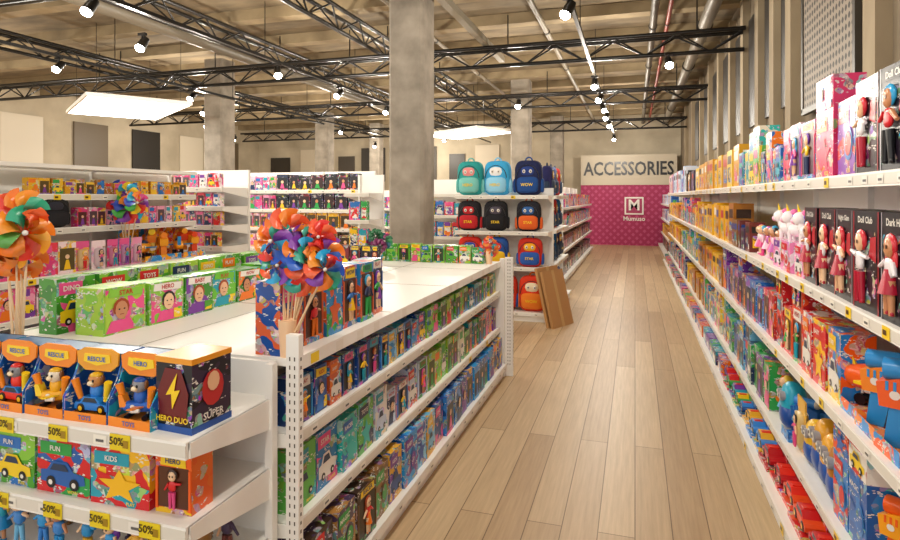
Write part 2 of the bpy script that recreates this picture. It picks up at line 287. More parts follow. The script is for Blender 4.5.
def p_carton(mb,M,w,d,h,a,lod):
    box(mb,M,-w/2,w/2,0,d,0,h,PL,a); e=.0015; c=CH(H('202020 c02028 1a4a98 3a2418 f0e8d8'))
    for M2,W in ((M,w),(M@T(w/2,d/2,0,90),d)):
        rect(mb,M2,-W*.36,W*.36,h*.64,h*.86,-e,PL,c); rect(mb,M2,-W*.3,W*.2,h*.15,h*.55,-e,PR,CH(PAL['mix']),a); rect(mb,M2,W*.24,W*.42,h*.1,h*.26,-e,PL,WH)
        if lod>1: text(mb,M2,CH(WORDS),min(h*.13,W*.18),0,h*.75,-e*2,YE if sum(c)<2 else BK)
def p_blister(mb,M,w,h,a,b,lod):
    box(mb,M,-w/2,w/2,.03,.035,0,h,PR,a,b); rect(mb,M,-w/2,w/2,h*.78,h,.028,PL,b)
    ell(mb,M,(0,.03,h*.4),(w*.36,.028,h*.34),PL,tuple(min(1,x*.5+.35) for x in a),.4,8,5)
    if lod: p_fig(mb,M,h*.62,CH(PAL['mix']),CH(PAL['mix']),fl=.3,y=-.002,z=h*.08)
def p_monster(mb,M,w,d,h):  # dark deluxe doll box
    box(mb,M,-w/2,w/2,0,d,0,h,PL,hx('17151c')); e=.0015
    for s in(-1,1): rect(mb,M,s*w*.46-w*.02,s*w*.46+w*.02,0,h,-e,PL,CH([hx('8c8890'),hx('a01828')]))
    rect(mb,M,-w*.42,w*.42,h*.08,h*.8,-e,PR,hx('241c2a'),hx('14121a')); rect(mb,M,-w*.43,w*.43,h*.86,h*.96,-e,PL,hx('17151c')); text(mb,M,CH(['Dark High','Doll Club','Night Glam']),w*.14,0,h*.91,-e*2,WH)
    poly(mb,M,[(-w*.4,h*.1),(-w*.1,h*.1),(-w*.22,h*.32),(-w*.38,h*.3)],-e*2,hx('e8e4e8')); poly(mb,M,[(w*.14,h*.55),(w*.4,h*.5),(w*.4,h*.76),(w*.2,h*.74)],-e*2,hx('b82030'))
    cs=CH([0,1,2]); p_fig(mb,M,h*.74,[hx('d01828'),hx('e8e4e8'),hx('28a0d8')][cs],[BK,hx('b01030'),hx('e8e4e8')][cs],[hx('28a0d8'),hx('d02838'),hx('e8e4e8')][cs],fl=.35,y=-.012,x=-w*.08,z=h*.08)
    for M2 in (M@T(w/2,0,0,90),M@T(-w/2,d,0,-90)):
        rect(mb,M2,.06*d,.94*d,h*.08,h*.84,-e,PR,hx('1c1824'),CH([hx('701420'),hx('2a2438')])); disc(mb,M2,d*.5,h*.66,d*.2,h*.1,-e*2,CH([hx('c01828'),hx('e0dce4'),hx('2a90c8')])); disc(mb,M2,d*.5,h*.62,d*.13,h*.08,-e*3,CH(SK)); poly(mb,M2,[(.25*d,h*.1),(.75*d,h*.1),(.6*d,h*.52),(.4*d,h*.52)],-e*2,CH([hx('c01828'),hx('d8d4dc')])); rect(mb,M2,.1*d,.9*d,h*.88,h*.95,-e,PL,WH)
def p_unicorn(mb,M,w,d,h):
    p_pack(mb,M,w,d,h*.45,hx('f08ac0'),hx('f4e4f0'),2,2)
    M=M@T(0,d*.4,h*.45,40); W=hx('f6eef2'); P=hx('f070b0'); k=h*.55
    ell(mb,M,(0,0,k*.3),(k*.3,k*.2,k*.2),PL,W); ell(mb,M,(-k*.28,0,k*.62),(k*.2,k*.17,k*.19),PL,W); cyl(mb,M,(-k*.2,0,k*.35),(-k*.28,0,k*.6),k*.12,k*.1,PL,W)
    ell(mb,M,(-k*.44,0,k*.56),(k*.1,k*.1,k*.09),PL,hx('f8b8d0')); cyl(mb,M,(-k*.3,0,k*.78),(-k*.36,0,k*1.0),k*.045,.001,PL,YE)
    for i in range(5): ell(mb,M,(-k*.12+i*k*.02,0,k*(.76-.1*i)),(k*.11,k*.09,k*.1),PL,[P,hx('8060d0'),hx('40b0e0')][i%3])
    for sx in(-.18,.18):
        for sy in(-.1,.1): cyl(mb,M,(sx*k,sy*k,0),(sx*k,sy*k,k*.25),k*.05,k*.06,PL,W)
    ell(mb,M,(k*.32,0,k*.36),(k*.1,k*.08,k*.2),PL,P)
def p_playset(mb,M,w,d,h,a,b,vk=0):
    OR=hx('f08a1c'); BL=hx('1c62b8')
    box(mb,M,-w/2,w/2,0,d,0,.018,PL,OR); box(mb,M,-w/2,w/2,d-.006,d,0,h,PR,BL,a)
    for s in(-1,1):
        P=[(0,0),(d,0),(d,h),(d*.45,h),(d*.25,h*.62),(0,h*.35)]
        V=[(s*w/2-.002,y,z) for y,z in P]+[(s*w/2+.002,y,z) for y,z in P]; n=6
        mb.add(V,[tuple(range(n)),tuple(range(2*n-1,n-1,-1))]+[(i,(i+1)%n,n+(i+1)%n,n+i) for i in range(n)],M,PR,a,BL)
    box(mb,M,-w/2,w/2,d*.4,d,h-.03,h,PL,hx('2a6aa0')); prof(mb,M,[(-w*.48,h*.82),(-w*.3,h*.72),(w*.3,h*.72),(w*.48,h*.82),(w*.5,h),(w*.3,h*1.07),(-w*.3,h*1.07),(-w*.5,h)],d*.3,d*.3+.006,PL,CH([OR,hx('e8a020')]))
    prof(mb,M,[(-w*.32,h*.86),(0,h*.8),(w*.32,h*.86),(w*.3,h*.98),(-w*.3,h*.98)],d*.3-.003,d*.3,PL,YE); text(mb,M,CH(['PUPS','RESCUE','HERO']),h*.1,0,h*.9,d*.3-.005,BL)
    if vk%2==0: p_car(mb,M,w*.8,b,hx('2a86d8'),W=d*.4,y=.02,z=.02)
    else: p_jet(mb,M@T(0,d*.3,.018,20),w*.75,b,CH([YE,OR]))
    ell(mb,M,(0,d*.3,h*.42),(w*.13,w*.12,h*.13),PL,b,.8); hd=CH([hx('c88a50'),hx('8a8a90'),hx('e8dcc8'),hx('6a4a30')]); ell(mb,M,(0,d*.26,h*.58),(w*.15,w*.14,w*.14),PL,hd); ell(mb,M,(0,d*.26-w*.12,h*.56),(w*.07,w*.06,w*.05),PL,hx('f0dcb8'))
    for s in(-1,1): ell(mb,M,(s*w*.14,d*.28,h*.6),(w*.04,w*.05,w*.09),PL,hx('7a4820')); ell(mb,M,(s*w*.06,d*.26-w*.13,h*.6),(w*.025,w*.015,w*.03),PL,BK); cyl(mb,M,(s*w*.3,d*.2,h*.3),(s*w*.4,d*.15,h*.6),.008,.012,PL,CH([OR,YE]),8)
    ell(mb,M,(0,d*.28,h*.66),(w*.13,w*.12,w*.06),PL,CH([hx('1c50a8'),hx('e0b020'),hx('d02828')]))
    rect(mb,M,-w/2,w/2,0,.03,-.002,PL,OR); text(mb,M,'TOYS',.02,0,.014,-.004,BL)
def item(mb,M,k,w,h,d,pal,lod):
    a,b=CH(pal),CH(pal)
    if k=='pack': p_pack(mb,M,w*.95,d,h,a,b,CH([0,0,1,2,2]),lod)
    elif k=='doll': p_pack(mb,M,w*.95,d,h,a,b,0,lod)
    elif k=='gfx': p_pack(mb,M,w*.97,d,h,a,b,2,lod)
    elif k=='carton': p_carton(mb,M,w*.96,d,h,a,lod)
    elif k=='monster': p_monster(mb,M,w*.96,d,h)
    elif k=='unicorn': p_unicorn(mb,M,w*.95,d,h)
    elif k=='face': p_pack(mb,M,w*.97,d,h,a,b,1,lod)
    elif k=='blister': p_blister(mb,M,w*.9,h,a,b,lod)
    elif k=='fig': p_fig(mb,M@T(0,.06,0),h,a,b,lod=lod)
    elif k=='minion': p_minion(mb,M,h,a)
    elif k=='car':
        box(mb,M,-w*.48,w*.48,0,d,0,.02,PR,b,a); p_car(mb,M,w*.85,a,b,W=min(d*.8,w*.5),y=.02,z=.02); box(mb,M,-w*.48,w*.48,d,d+.005,0,h,PR,a,b)
    elif k=='blaster':
        c=hx('2a90d8')
        if R()<.22: p_jet(mb,M@T(0,.15,.02,U(25,60)),h*1.05,a,CH([b,c,YE]))
        else: p_blaster(mb,M@T(0,.13,.02,U(35,60)),h*1.2,a,CH([b,c])); p_blaster(mb,M@T(0,.24,.05,U(35,60)),h*1.2,CH([c,b]),CH([a,YE]))
        box(mb,M,-w*.5,w*.5,.0,.3,0,.018,PR,b,a); rect(mb,M,-w*.5,w*.5,0,.05,-.002,PR,a,c); box(mb,M,-w*.5,w*.5,.31,.32,0,h,PR,CH([a,c]),b)
    elif k=='toy':
        item(mb,M,CH(['fig','minion','car','blister','blaster','pack']),w,h,d,pal,lod)
def row(name,axis,front,s0,s1,z,rot,zones,depth=.22,stack=0):
    mb=MB(); s=s0; i=0
    while s<s1-.04:
        while i<len(zones)-1 and s>=zones[i][0]: i+=1
        _,k,w0,w1,h0,h1,pal,lod=zones[i]
        w=min(U(w0,w1),s1-s); h=U(h0,h1) if R()<.35 else h0+.6*(h1-h0)
        if w<.05: break
        c=s+w/2; fr=U(0,.02)
        if axis=='y': M=T(front+(fr if rot<0 else -fr),c,z,rot+U(-2,2))
        else: M=T(c,front+fr,z,rot+U(-2,2))
        item(mb,M,k,w,h,min(depth,max(.06,w*.7)),PAL[pal],lod)
        if k in('pack','doll','gfx') and R()<stack: item(mb,M@T(0,0,h),k,w,h*.5,.12,PAL[pal],lod)
        s+=w*1.02+.004
    return mb.build(name)
# ---------------------------------------------------------------- shelving
def bay(mb,M,L,levels,Hh,tags=.0,lod=1,cap=False,endplates=True):
    """levels: (z,depth,yfront) local; back plane at y=D"""
    D=max(l[1]+l[2] for l in levels)
    box(mb,M,0,L,D,D+.02,0,Hh,PW,WR)
    n=max(1,round(L/1.0))
    for i in range(n+1):
        x=L*i/n; box(mb,M,x-.015,x+.015,D-.03,D+.001,0,Hh,PW,WR)
    for z,d,y in levels:
        base=z<.2
        box(mb,M,0,L,y+.006,y+d,z-.02,z,PW,WR)
        box(mb,M,0,L,y-.004,y+.01,z-.045,z+.004,PW,WR)
        if not base:
            box(mb,M,0,L,y-.006,y-.0045,z-.038,z-.004,PL,hx('e0dcd2'))
            for x in ([0,L] if endplates else []):
                V=[(y+.01,z-.045),(y+d,z-.11),(y+d,z),(y+.01,z)]
                mb.add([(x-.004,a,b) for a,b in V]+[(x+.004,a,b) for a,b in V],[(3,2,1,0),(4,5,6,7),(0,1,5,4),(1,2,6,5),(2,3,7,6),(3,0,4,7)],M,PW,WR)
        else: box(mb,M,0,L,y+.03,y+.05,0,z-.045,PW,WR)
        x=U(.05,.2)
        while x<L-.1:
            if lod: 
                c=YE if R()<tags else CH([WH,WH,hx('f4f0e4')]); w=.06 if c is YE else .05
                rect(mb,M,x,x+w,z-.042 if c is YE else z-.036,z-.002 if c is YE else z-.008,y-.0075,PL,c)
                if c is YE: rect(mb,M,x+.008,x+w*.6,z-.03,z-.014,y-.0085,PL,hx('503010'))
                else: rect(mb,M,x+.01,x+w-.01,z-.028,z-.02,y-.0085,PL,hx('606060'))
            x+=U(.12,.3)
    if cap: box(mb,M,-.01,L+.01,0,D+.02,Hh,Hh+.03,PW,WR)
# ================================================================ ROOM
def shell(name,mat,*bx):
    mb=MB()
    for b in bx: box(mb,I4,*b,0,WH)
    return mb.build(name,[mat],loc=(0,0,0))
shell('floor',M_FLOOR,(-15,1.6,-1.5,21.2,-.1,0))
shell('ceiling',M_CEIL,(-15,1.6,-1.5,21.2,4.4,4.5))
shell('wall_right',M_WALL,(1.45,1.6,-1.5,21,0,4.4))
shell('wall_back',M_WALLB,(-15,1.45,21,21.2,0,4.4))
shell('wall_left',M_WALLB,(-15,-14.9,-1.5,21,0,4.4))
jb=[]
y=-.6
while y<21: jb.append((-14.9,1.45,y,y+.22,4.24,4.4)); y+=1.35
shell('ceiling_joist',M_JOIST,*jb)
shell('wall_accent',M_PINK,(-1.75,1.2,20.4,20.5,0,2.0))
mb=MB()
for y in (1.2,1.9,2.6,3.3,4.1,6.1,6.8,7.6,8.6,9.7,11.0,12.4,14,16,18): box(mb,I4,1.36,1.45,y,y+.2,1.9,4.24,0,WH)
mb.build('wall_pilaster',[M_PIL])
mb=MB()
for y,w in ((2.85,.4),(6.4,.35),(7.05,.5),(8.0,.55),(9.1,.5),(10.2,.7),(11.6,.7),(13,.8),(15,.8)): box(mb,I4,1.42,1.448,y,y+w,2.5,3.9,PW,hx('2a2622'))
mb.build('wall_panel_dark')
mb=MB(); box(mb,I4,1.38,1.40,4.5,5.75,2.35,4.2,0,WH); mb.build('perforated_wall_panel',[M_PERF])
mb=MB()
for a in((4.47,4.52,2.32,4.23),(5.73,5.78,2.32,4.23),(4.47,5.78,2.3,2.35)): box(mb,I4,1.37,1.41,a[0],a[1],a[2],a[3],PW,hx('3a342c'))
mb.build('perforated_panel_frame')
mb=MB(); box(mb,I4,-1.75,1.3,20.38,20.5,2.0,3.0,PW,hx('c8bca6')); text(mb,I4,'ACCESSORIES',.62,-.22,2.52,20.37,BK,PL,0.01,.75); mb.build('accessories_wall_sign')
mb=MB(); box(mb,I4,-.33,.27,20.37,20.395,1.02,1.6,PL,WH); box(mb,I4,-.28,.22,20.36,20.37,1.07,1.55,PL,hx('a42858')); text(mb,I4,'M',.5,-.03,1.32,20.355,WH); text(mb,I4,'Mumuso',.2,-.03,.88,20.39,WH); mb.build('store_logo_sign')
mb=MB()
for i,(x,w) in enumerate(((-14.3,.9),(-12.9,1.3),(-11.2,.7),(-10.2,1.0),(-8.8,.5),(-8.0,.9),(-6.6,.6),(-5.6,.9),(-4.2,.6))): box(mb,I4,x,x+w,20.95,20.99,2.2,3.2+.3*(i%2),PW,hx(['3a342c','d8ccb6','4a4238'][i%3]))
for i in range(9): box(mb,I4,-14.88,-14.84,2.5+i*2.,3.6+i*2.,2.0,3.7,PW,hx(['2a2622','e0d6c2','6a5c48'][i%3]))
mb.build('wall_mural_panels')
for x,y,w in ((-2.43,6.3,.41),(-2.47,13.3,.42),(-2.45,19.6,.42),(-7.7,9.6,.42),(-9.3,16.5,.45),(-8.9,19.5,.4)):
    mb=MB(); k=.03
    P=[(-w/2+k,-w/2),(w/2-k,-w/2),(w/2,-w/2+k),(w/2,w/2-k),(w/2-k,w/2),(-w/2+k,w/2),(-w/2,w/2-k),(-w/2,-w/2+k)]
    V=[(x+a,y+b,0) for a,b in P]+[(x+a,y+b,4.24) for a,b in P]
    mb.add(V,[((i),(i+1)%8,8+(i+1)%8,8+i) for i in range(8)],I4,0,WH); mb.build('concrete_column',[M_CONC])
# ================================================================ TRUSSES
DK=hx('100e0c')
def truss(axis,c,a0,a1,z0,z1,dbl=.22):
    mb=MB()
    P=(lambda s,z,o=0:(s,c+o,z)) if axis=='x' else (lambda s,z,o=0:(c+o,s,z))
    n=max(2,int((a1-a0)/.4)); st=(a1-a0)/n
    cyl(mb,I4,P(a0,z0),P(a1,z0),.03,.03,PL,DK,6)
    for o in(-dbl/2,dbl/2):
        cyl(mb,I4,P(a0,z1,o),P(a1,z1,o),.03,.03,PL,DK,6)
        for i in range(n):
            s=a0+i*st; cyl(mb,I4,P(s,z0 if i%2==0 else z1,0 if i%2==0 else o),P(s+st,z1 if i%2==0 else z0,o if i%2==0 else 0),.013,.013,PL,DK,5)
    for s in np.arange(a0+.8,a1,2.6): cyl(mb,I4,P(s,z1,dbl/2),P(s,4.3,dbl/2),.01,.01,PL,DK,5)
    return mb.build('ceiling_truss')
for y in (4.3,8.5,12.6,17.4): truss('x',y,-13,1.36,3.53,3.78)
for x in (-3.84,-5.8,-9.2): truss('y',x,0,20,3.86,4.1)
mb=MB()
box(mb,I4,-.62,-.58,.5,20,3.48,3.52,PW,hx('26221c'))
for x in (-4.8,-7.4): box(mb,I4,x-.02,x+.02,.5,20,3.48,3.52,PL,DK)
for x in (-.6,-4.8,-7.4):
    for y in np.arange(1.5,20,2.7): cyl(mb,I4,(x,y,3.52),(x,y,4.26),.006,.006,PL,DK,5)
mb.build('lighting_track')
mb=MB(); box(mb,I4,-2.13,-2.04,.5,9.5,3.81,3.84,PW,hx('8c8474')); box(mb,I4,-2.13,-2.12,.5,9.5,3.84,3.9,PW,hx('8c8474')); box(mb,I4,-2.05,-2.04,.5,9.5,3.84,3.9,PW,hx('8c8474')); mb.build('cable_tray')
mb=MB(); cyl(mb,I4,(-6.6,0,4.08),(-6.6,20.9,4.08),.1,.1,PW,hx('6a6254'),14)
for x,z,r,c in ((-1.3,4.15,.04,'8a8070'),(.25,4.1,.05,'5a5246'),(.45,4.12,.03,'8a3020'),(.95,4.05,.09,'7a7264'),(-3.1,4.15,.03,'8a8070')):
    cyl(mb,I4,(x,0,z),(x,20.9,z),r,r,PW,hx(c),12)
    for y in np.arange(1,20,2.7): cyl(mb,I4,(x,y,z-.0),(x,y+.05,z),r*1.25,r*1.25,PW,hx('3a342c'),12)
mb.build('ceiling_duct')
# ================================================================ LIGHTS
def spot(x,y,power,z=3.48,tilt=25,az=0):
    mb=MB(); M=T(x,y,z-.02,az)
    cyl(mb,M,(0,0,.02),(0,0,-.06),.012,.012,PL,DK,6); box(mb,M,-.05,.05,-.02,.02,-.01,.02,PL,DK)
    M2=M@T(0,0,-.11,0,tilt); cyl(mb,M2,(0,0,-.06),(0,0,.09),.055,.045,PL,DK,12)
    ell(mb,M2,(0,0,-.06),(.052,.052,.04),LM,WH,1,12,8)
    o=mb.build('track_spotlight')
    if power:
        l=bpy.data.lights.new('lamp','POINT'); l.energy=power*1.95; l.color=(1,.915,.79); l.shadow_soft_size=.08
        lo=bpy.data.objects.new('lamp',l); S.collection.objects.link(lo); p=(M2@np.array([0,0,-.24,1]))[:3]
        lo.parent=o; lo.location=(p[0]-o.location[0],p[1]-o.location[1],p[2]-o.location[2])
for x,y,p,az in [(-.6,1.0,40,0),(-.6,3.2,40,60),(-.6,5.6,43,-40),(-.6,9.4,50,0),(-.6,12,42,30),(-.6,14.7,50,0),(-.6,18.2,55,0),
    (-4.8,1.5,50,0),(-4.8,4.2,50,0),(-5.39,5.4,48,0),(-4.8,7.2,58,40),(-4.8,11,65,0),(-4.8,15.5,65,0),(-6.9,19.5,50,0),
    (-7.4,3,70,0),(-8.4,10,80,0),(-7.4,14,80,0),(-8.4,18.3,60,0),(-11.5,7,100,0),(-11.5,15,100,0),(-2.1,11,50,0)]:
    spot(x,y,p,az=az,tilt=-35)
for x,y in ((.42,8.2),(-7.4,6),(-7.4,8.5),(-4.8,9),(-4.8,13),(-10.,12),(-10,5.5),(-.6,10.8),(-.6,13.3),(-3.,16),(-5.5,17)): spot(x,y,0,tilt=-45,az=U(-30,10))
for cx,cy,sx,sy in ((-8.33,8.0,2.4,1.5),(-3.85,13.6,2.2,1.3)):
    mb=MB(); M=T(cx,cy,3.1,-33.6); box(mb,M,-sx/2,sx/2,-sy/2,sy/2,0,.06,PW,WH); mb.add([(-sx/2+.03,-sy/2+.03,-.002),(-sx/2+.03,sy/2-.03,-.002),(sx/2-.03,sy/2-.03,-.002),(sx/2-.03,-sy/2+.03,-.002)],[(0,1,2,3)],M,PN,WH)
    for a in(-1,1):
        for b in(-1,1): cyl(mb,M,(a*sx*.45,b*sy*.4,.06),(a*sx*.45,b*sy*.4,1.13),.004,.004,PL,DK,4)
    mb.build('ceiling_light_panel')
# ================================================================ RIGHT SHELVING
mb=MB(); Y0,Y1=.7,15.0
bay(mb,T(.75,Y1,0,-90),Y1-Y0,[(.12,.6,-.11),(.30,.49,0),(.76,.49,0),(1.2,.49,0),(1.68,.49,0)],1.9,tags=.25)
mb.build('long_shelving_run')
mb=MB(); bay(mb,T(.8,20.2,0,-90),4.9,[(.12,.5,-.08),(.5,.42,0),(.95,.42,0),(1.4,.42,0)],1.75,lod=0); mb.build('gondola_shelving')
row('boxed_fashion_dolls','y',.77,.8,15,1.68,-90,[(2.55,'monster',.22,.26,.32,.35,'darkred',2),(3.5,'pack',.16,.24,.25,.31,'pinkblue',2),(4.2,'pack',.1,.16,.16,.24,'mix',2),(4.9,'gfx',.18,.24,.22,.28,'teal',1),(8.4,'carton',.26,.34,.28,.34,'yellow',1),(10,'carton',.2,.3,.24,.32,'brown',1),(15,'carton',.3,.4,.34,.45,'white',0)],.2,.2)
row('boxed_fashion_dolls','y',.77,.8,15,1.2,-90,[(3.05,'monster',.2,.25,.32,.37,'darkred',2),(3.9,'unicorn',.18,.24,.34,.38,'pink',2),(4.7,'fig',.07,.1,.16,.24,'pink',1),(5.4,'carton',.1,.16,.15,.26,'brown',1),(8.4,'carton',.2,.3,.26,.36,'yellow',1),(11,'pack',.2,.3,.2,.3,'mix',0),(15,'carton',.2,.3,.2,.3,'yellow',0)],.2,.3)
row('toy_blasters','y',.77,.8,15,.76,-90,[(2.6,'blaster',.17,.21,.3,.36,'orange',2),(3.2,'gfx',.14,.2,.24,.32,'warm',2),(3.9,'pack',.12,.2,.22,.32,'red',2),(4.6,'doll',.14,.2,.22,.3,'pinkblue',1),(6,'pack',.14,.2,.22,.3,'purple',1),(8,'carton',.2,.26,.24,.3,'yellow',1),(11,'pack',.2,.3,.22,.3,'teal',0),(15,'carton',.2,.3,.22,.3,'yellow',0)],.22,.2)
row('assorted_toys','y',.77,.8,15,.30,-90,[(2.3,'blaster',.16,.2,.26,.32,'orange',2),(2.75,'gfx',.15,.19,.22,.3,'warm',2),(3.3,'minion',.1,.15,.22,.28,'yellow',2),(3.9,'toy',.14,.18,.22,.3,'blue',2),(4.6,'pack',.14,.2,.24,.3,'mix',1),(5.4,'pack',.14,.2,.2,.3,'blue',1),(7.5,'gfx',.14,.2,.2,.3,'teal',1),(10,'carton',.16,.24,.22,.3,'yellow',1),(15,'pack',.2,.3,.22,.3,'mix',0)],.22,.3)
row('toy_cars','y',.67,1.2,15,.12,-90,[(3.6,'car',.2,.26,.1,.12,'red',2),(4.4,'car',.16,.22,.1,.12,'blue',1),(5.2,'car',.16,.22,.1,.12,'mix',1),(15,'pack',.2,.3,.1,.13,'mix',0)],.1)
for z in (.12,.5,.95,1.4): row('boxed_housewares','y',.83,15.4,20.1,z,-90,[(99,'carton',.2,.3,.2,.32,CH(['yellow','brown','white']),0)],.2)
# ================================================================ LEFT LOW GONDOLA (G1)
mb=MB(); GA,GB=1.82,5.15
bay(mb,T(-1.15,GA,0,90),GB-GA,[(.12,.62,-.06),(.44,.5,0),(.76,.5,0)],1.0,tags=.12)
bay(mb,T(-2.5,GB,0,-90),GB-GA,[(.12,.62,-.06),(.44,.5,0),(.76,.5,0)],1.0,tags=.1)
box(mb,I4,-2.5,-1.15,GA,GB,1.0,1.025,PW,WR)
for i in range(1,4): box(mb,I4,-2.5,-1.15,GA+i*.9,GA+i*.9+.004,1.0245,1.0265,PW,hx('a8a298'))
box(mb,I4,-1.83,-1.826,GA,GB,1.0245,1.0265,PW,hx('a8a298'))
box(mb,I4,-1.152,-1.14,GA,GB,.98,1.03,PW,WR); box(mb,I4,-2.512,-2.5,GA,GB,.98,1.03,PW,WR)
x=GA+.1
while x<GB-.1:
    c=YE if R()<.3 else WH; M=T(-1.139,x,0,90); rect(mb,M,0,.06,.985,1.022,0,PL,c); x+=U(.15,.4)
for X in(-1.13,-2.52): box(mb,I4,X-.02,X+.02,GB,GB+.05,0,1.05,PW,WR)
box(mb,I4,-2.5,-1.15,GB,GB+.02,.0,1.0,PW,WR)
for X,Yf,hw in((-1.135,GA-.03,.025),(-1.075,GB+.04,.035)):
    box(mb,I4,X-hw,X+hw,Yf,Yf+.03,0,1.12 if Yf<3 else 1.06,PW,WR)
    z=.1
    while z<1.06:
        rect(mb,I4,X-.012,X-.007,z,z+.014,Yf-.001,PL,hx('504a40')); rect(mb,I4,X+.007,X+.012,z,z+.014,Yf-.001,PL,hx('504a40'))
        rect(mb,T(X+hw+.001,Yf,0,90),.01,.018,z,z+.012,0,PL,hx('504a40')); z+=.03
mb.build('low_gondola_shelving')
row('boxed_action_figures','y',-1.17,GA+.05,GB-.05,.76,90,[(2.6,'pack',.09,.13,.15,.19,'bluebox',2),(3.3,'pack',.09,.13,.14,.18,'blue',2),(4.2,'pack',.09,.13,.15,.19,'green',1),(9,'pack',.1,.14,.14,.19,'teal',1)],.16)
row('boxed_playsets','y',-1.17,GA+.05,GB-.05,.44,90,[(2.5,'gfx',.13,.18,.2,.25,'teal',2),(3.2,'pack',.11,.16,.18,.24,'white',2),(3.8,'pack',.1,.14,.18,.25,'green',1),(4.4,'pack',.1,.14,.18,.24,'teal',1),(9,'pack',.1,.14,.18,.24,'mix',1)],.2)
row('boxed_playsets','y',-1.11,GA+.05,GB-.05,.12,90,[(2.5,'pack',.14,.2,.2,.25,'brown',2),(3.4,'gfx',.14,.18,.2,.26,'blue',2),(9,'pack',.12,.18,.2,.26,'blue',1)],.24)
row('boxed_action_figures','y',-2.48,GA+.05,GB-.05,.76,-90,[(9,'pack',.12,.2,.14,.19,'mix',0)],.16)
row('boxed_action_figures','y',-1.2,1.84,2.8,1.025,90,[(9,'pack',.13,.16,.25,.28,'bluebox',2)],.15)
row('boxed_masks','y',-2.06,1.88,3.35,1.025,90,[(9,'face',.19,.22,.17,.2,'green',2)],.16)
row('boxed_masks','y',-2.28,1.5+.35,3.35,1.025,90,[(9,'gfx',.18,.22,.22,.24,'green',2)],.1)
row('boxed_collectibles','x',4.9,-2.35,-1.2,1.025,0,[(9,'pack',.08,.12,.13,.17,'green',2)],.1)
row('boxed_collectibles','x',4.3,-2.4,-1.95,1.025,0,[(9,'pack',.09,.12,.16,.2,'dark',2)],.1)
# ================================================================ ENDCAP
mb=MB(); EX0,EX1=-2.45,-1.21
bay(mb,T(EX0,1.37,0,0),EX1-EX0,[(.12,.44,-.02),(.42,.42,0),(.66,.42,0),(.9,.42,0)],1.02,tags=.0)
for z in (.66,.9,.42):
    x=EX0+.1
    while x<EX1-.08:
        M=T(x,1.362,0); prof(mb,M,[(0,z-.044),(.075,z-.044),(.075,z+.003),(0,z+.003)],-.002,0,PL,hx('e8d020')); text(mb,M,'50%',.032,.026,z-.018,-.0035,hx('403008')); rect(mb,M,.05,.07,z-.034,z-.012,-.0035,PL,hx('a08010')); x+=U(.17,.25)
mb.build('endcap_shelving')
x=-2.4; k=0
while x<-1.5:
    mb=MB(); w=.165; p_playset(mb,T(x+w/2,1.41,.9,U(-3,3)),w,.15,.205,CH([hx('1c62b8'),hx('f08a1c'),hx('20a0c0')]),[hx('2060c0'),hx('30b0d8'),hx('e83020'),hx('f0b020'),hx('2a80d8')][k%5],k); mb.build('toy_rescue_playset'); x+=.172; k+=1
mb=MB(); M=T(-1.31,1.43,.9,-4)
box(mb,M,-.07,.07,0,.16,0,.215,PR,hx('14141c'),hx('30203a')); box(mb,M,-.072,.072,-.003,.162,.205,.222,PL,hx('e89a20')); box(mb,M,-.072,.072,-.003,.162,-.0,.02,PL,hx('1c50a0'))
poly(mb,M,[(-.05,.03),(.05,.03),(.06,.12),(.03,.19),(-.03,.19),(-.06,.12)],-.004,hx('6a1418'))
poly(mb,M,[(.0,.07),(.03,.13),(.008,.125),(.02,.18),(-.025,.11),(-.004,.115)],-.007,YE); text(mb,M,'HERO DUO',.024,0,.04,-.008,YE)
M2=M@T(.07,.08,0,90); disc(mb,M2,0,.12,.045,.055,-.004,hx('c02828')); disc(mb,M2,0,.14,.025,.03,-.006,SK[0]); text(mb,M2,'SUPER',.03,0,.04,-.006,WH)
mb.build('boxed_superhero_figure')
row('boxed_puzzle_toys','x',1.41,-2.42,-1.24,.66,0,[(-1.85,'gfx',.18,.2,.16,.175,'green',2),(-1.55,'gfx',.22,.24,.165,.18,'warm',2),(9,'doll',.2,.24,.165,.18,'orange',2)],.2)
row('toy_figurines','x',1.4,-2.42,-1.24,.42,0,[(9,'fig',.085,.1,.15,.19,'blue',2)],.15)
row('toy_figurines','x',1.55,-2.42,-1.24,.42,0,[(9,'fig',.085,.1,.15,.19,'brown',2)],.15)
row('boxed_toys','x',1.38,-2.42,-1.24,.12,0,[(9,'pack',.15,.2,.17,.22,'mix',2)],.2)
# ================================================================ PINWHEELS
RB=H('e8302a f08020 f5d020 40b040 20a8d0 3050c0 8038a8 e84a90')
def wheel(mb,M,r,cols,n=8):
    for i in range(n):
        a0=2*math.pi*i/n; G=6
        for hb,(t0,t1) in enumerate(((0,.55),(.55,1))):
            V=[]
            for a in range(G):
                s=a/(G-1)
                for q in range(4):
                    t=t0+(t1-t0)*q/3
                    an=a0+t*1.0*(.5+.5*s); rr=r*(s**.9)*(1-.3*t*t); yy=-r*.5*math.sin(math.pi*min(1,s*.95))*t**1.5-.004
                    V.append((rr*math.cos(an),yy,rr*math.sin(an)))
            F=[(a*4+b,a*4+b+1,a*4+b+5,a*4+b+4) for a in range(G-1) for b in range(3)]
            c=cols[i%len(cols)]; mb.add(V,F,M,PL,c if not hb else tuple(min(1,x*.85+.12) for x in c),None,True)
    ell(mb,M,(0,-r*.3,0),(r*.1,r*.1,r*.1),PL,WH)
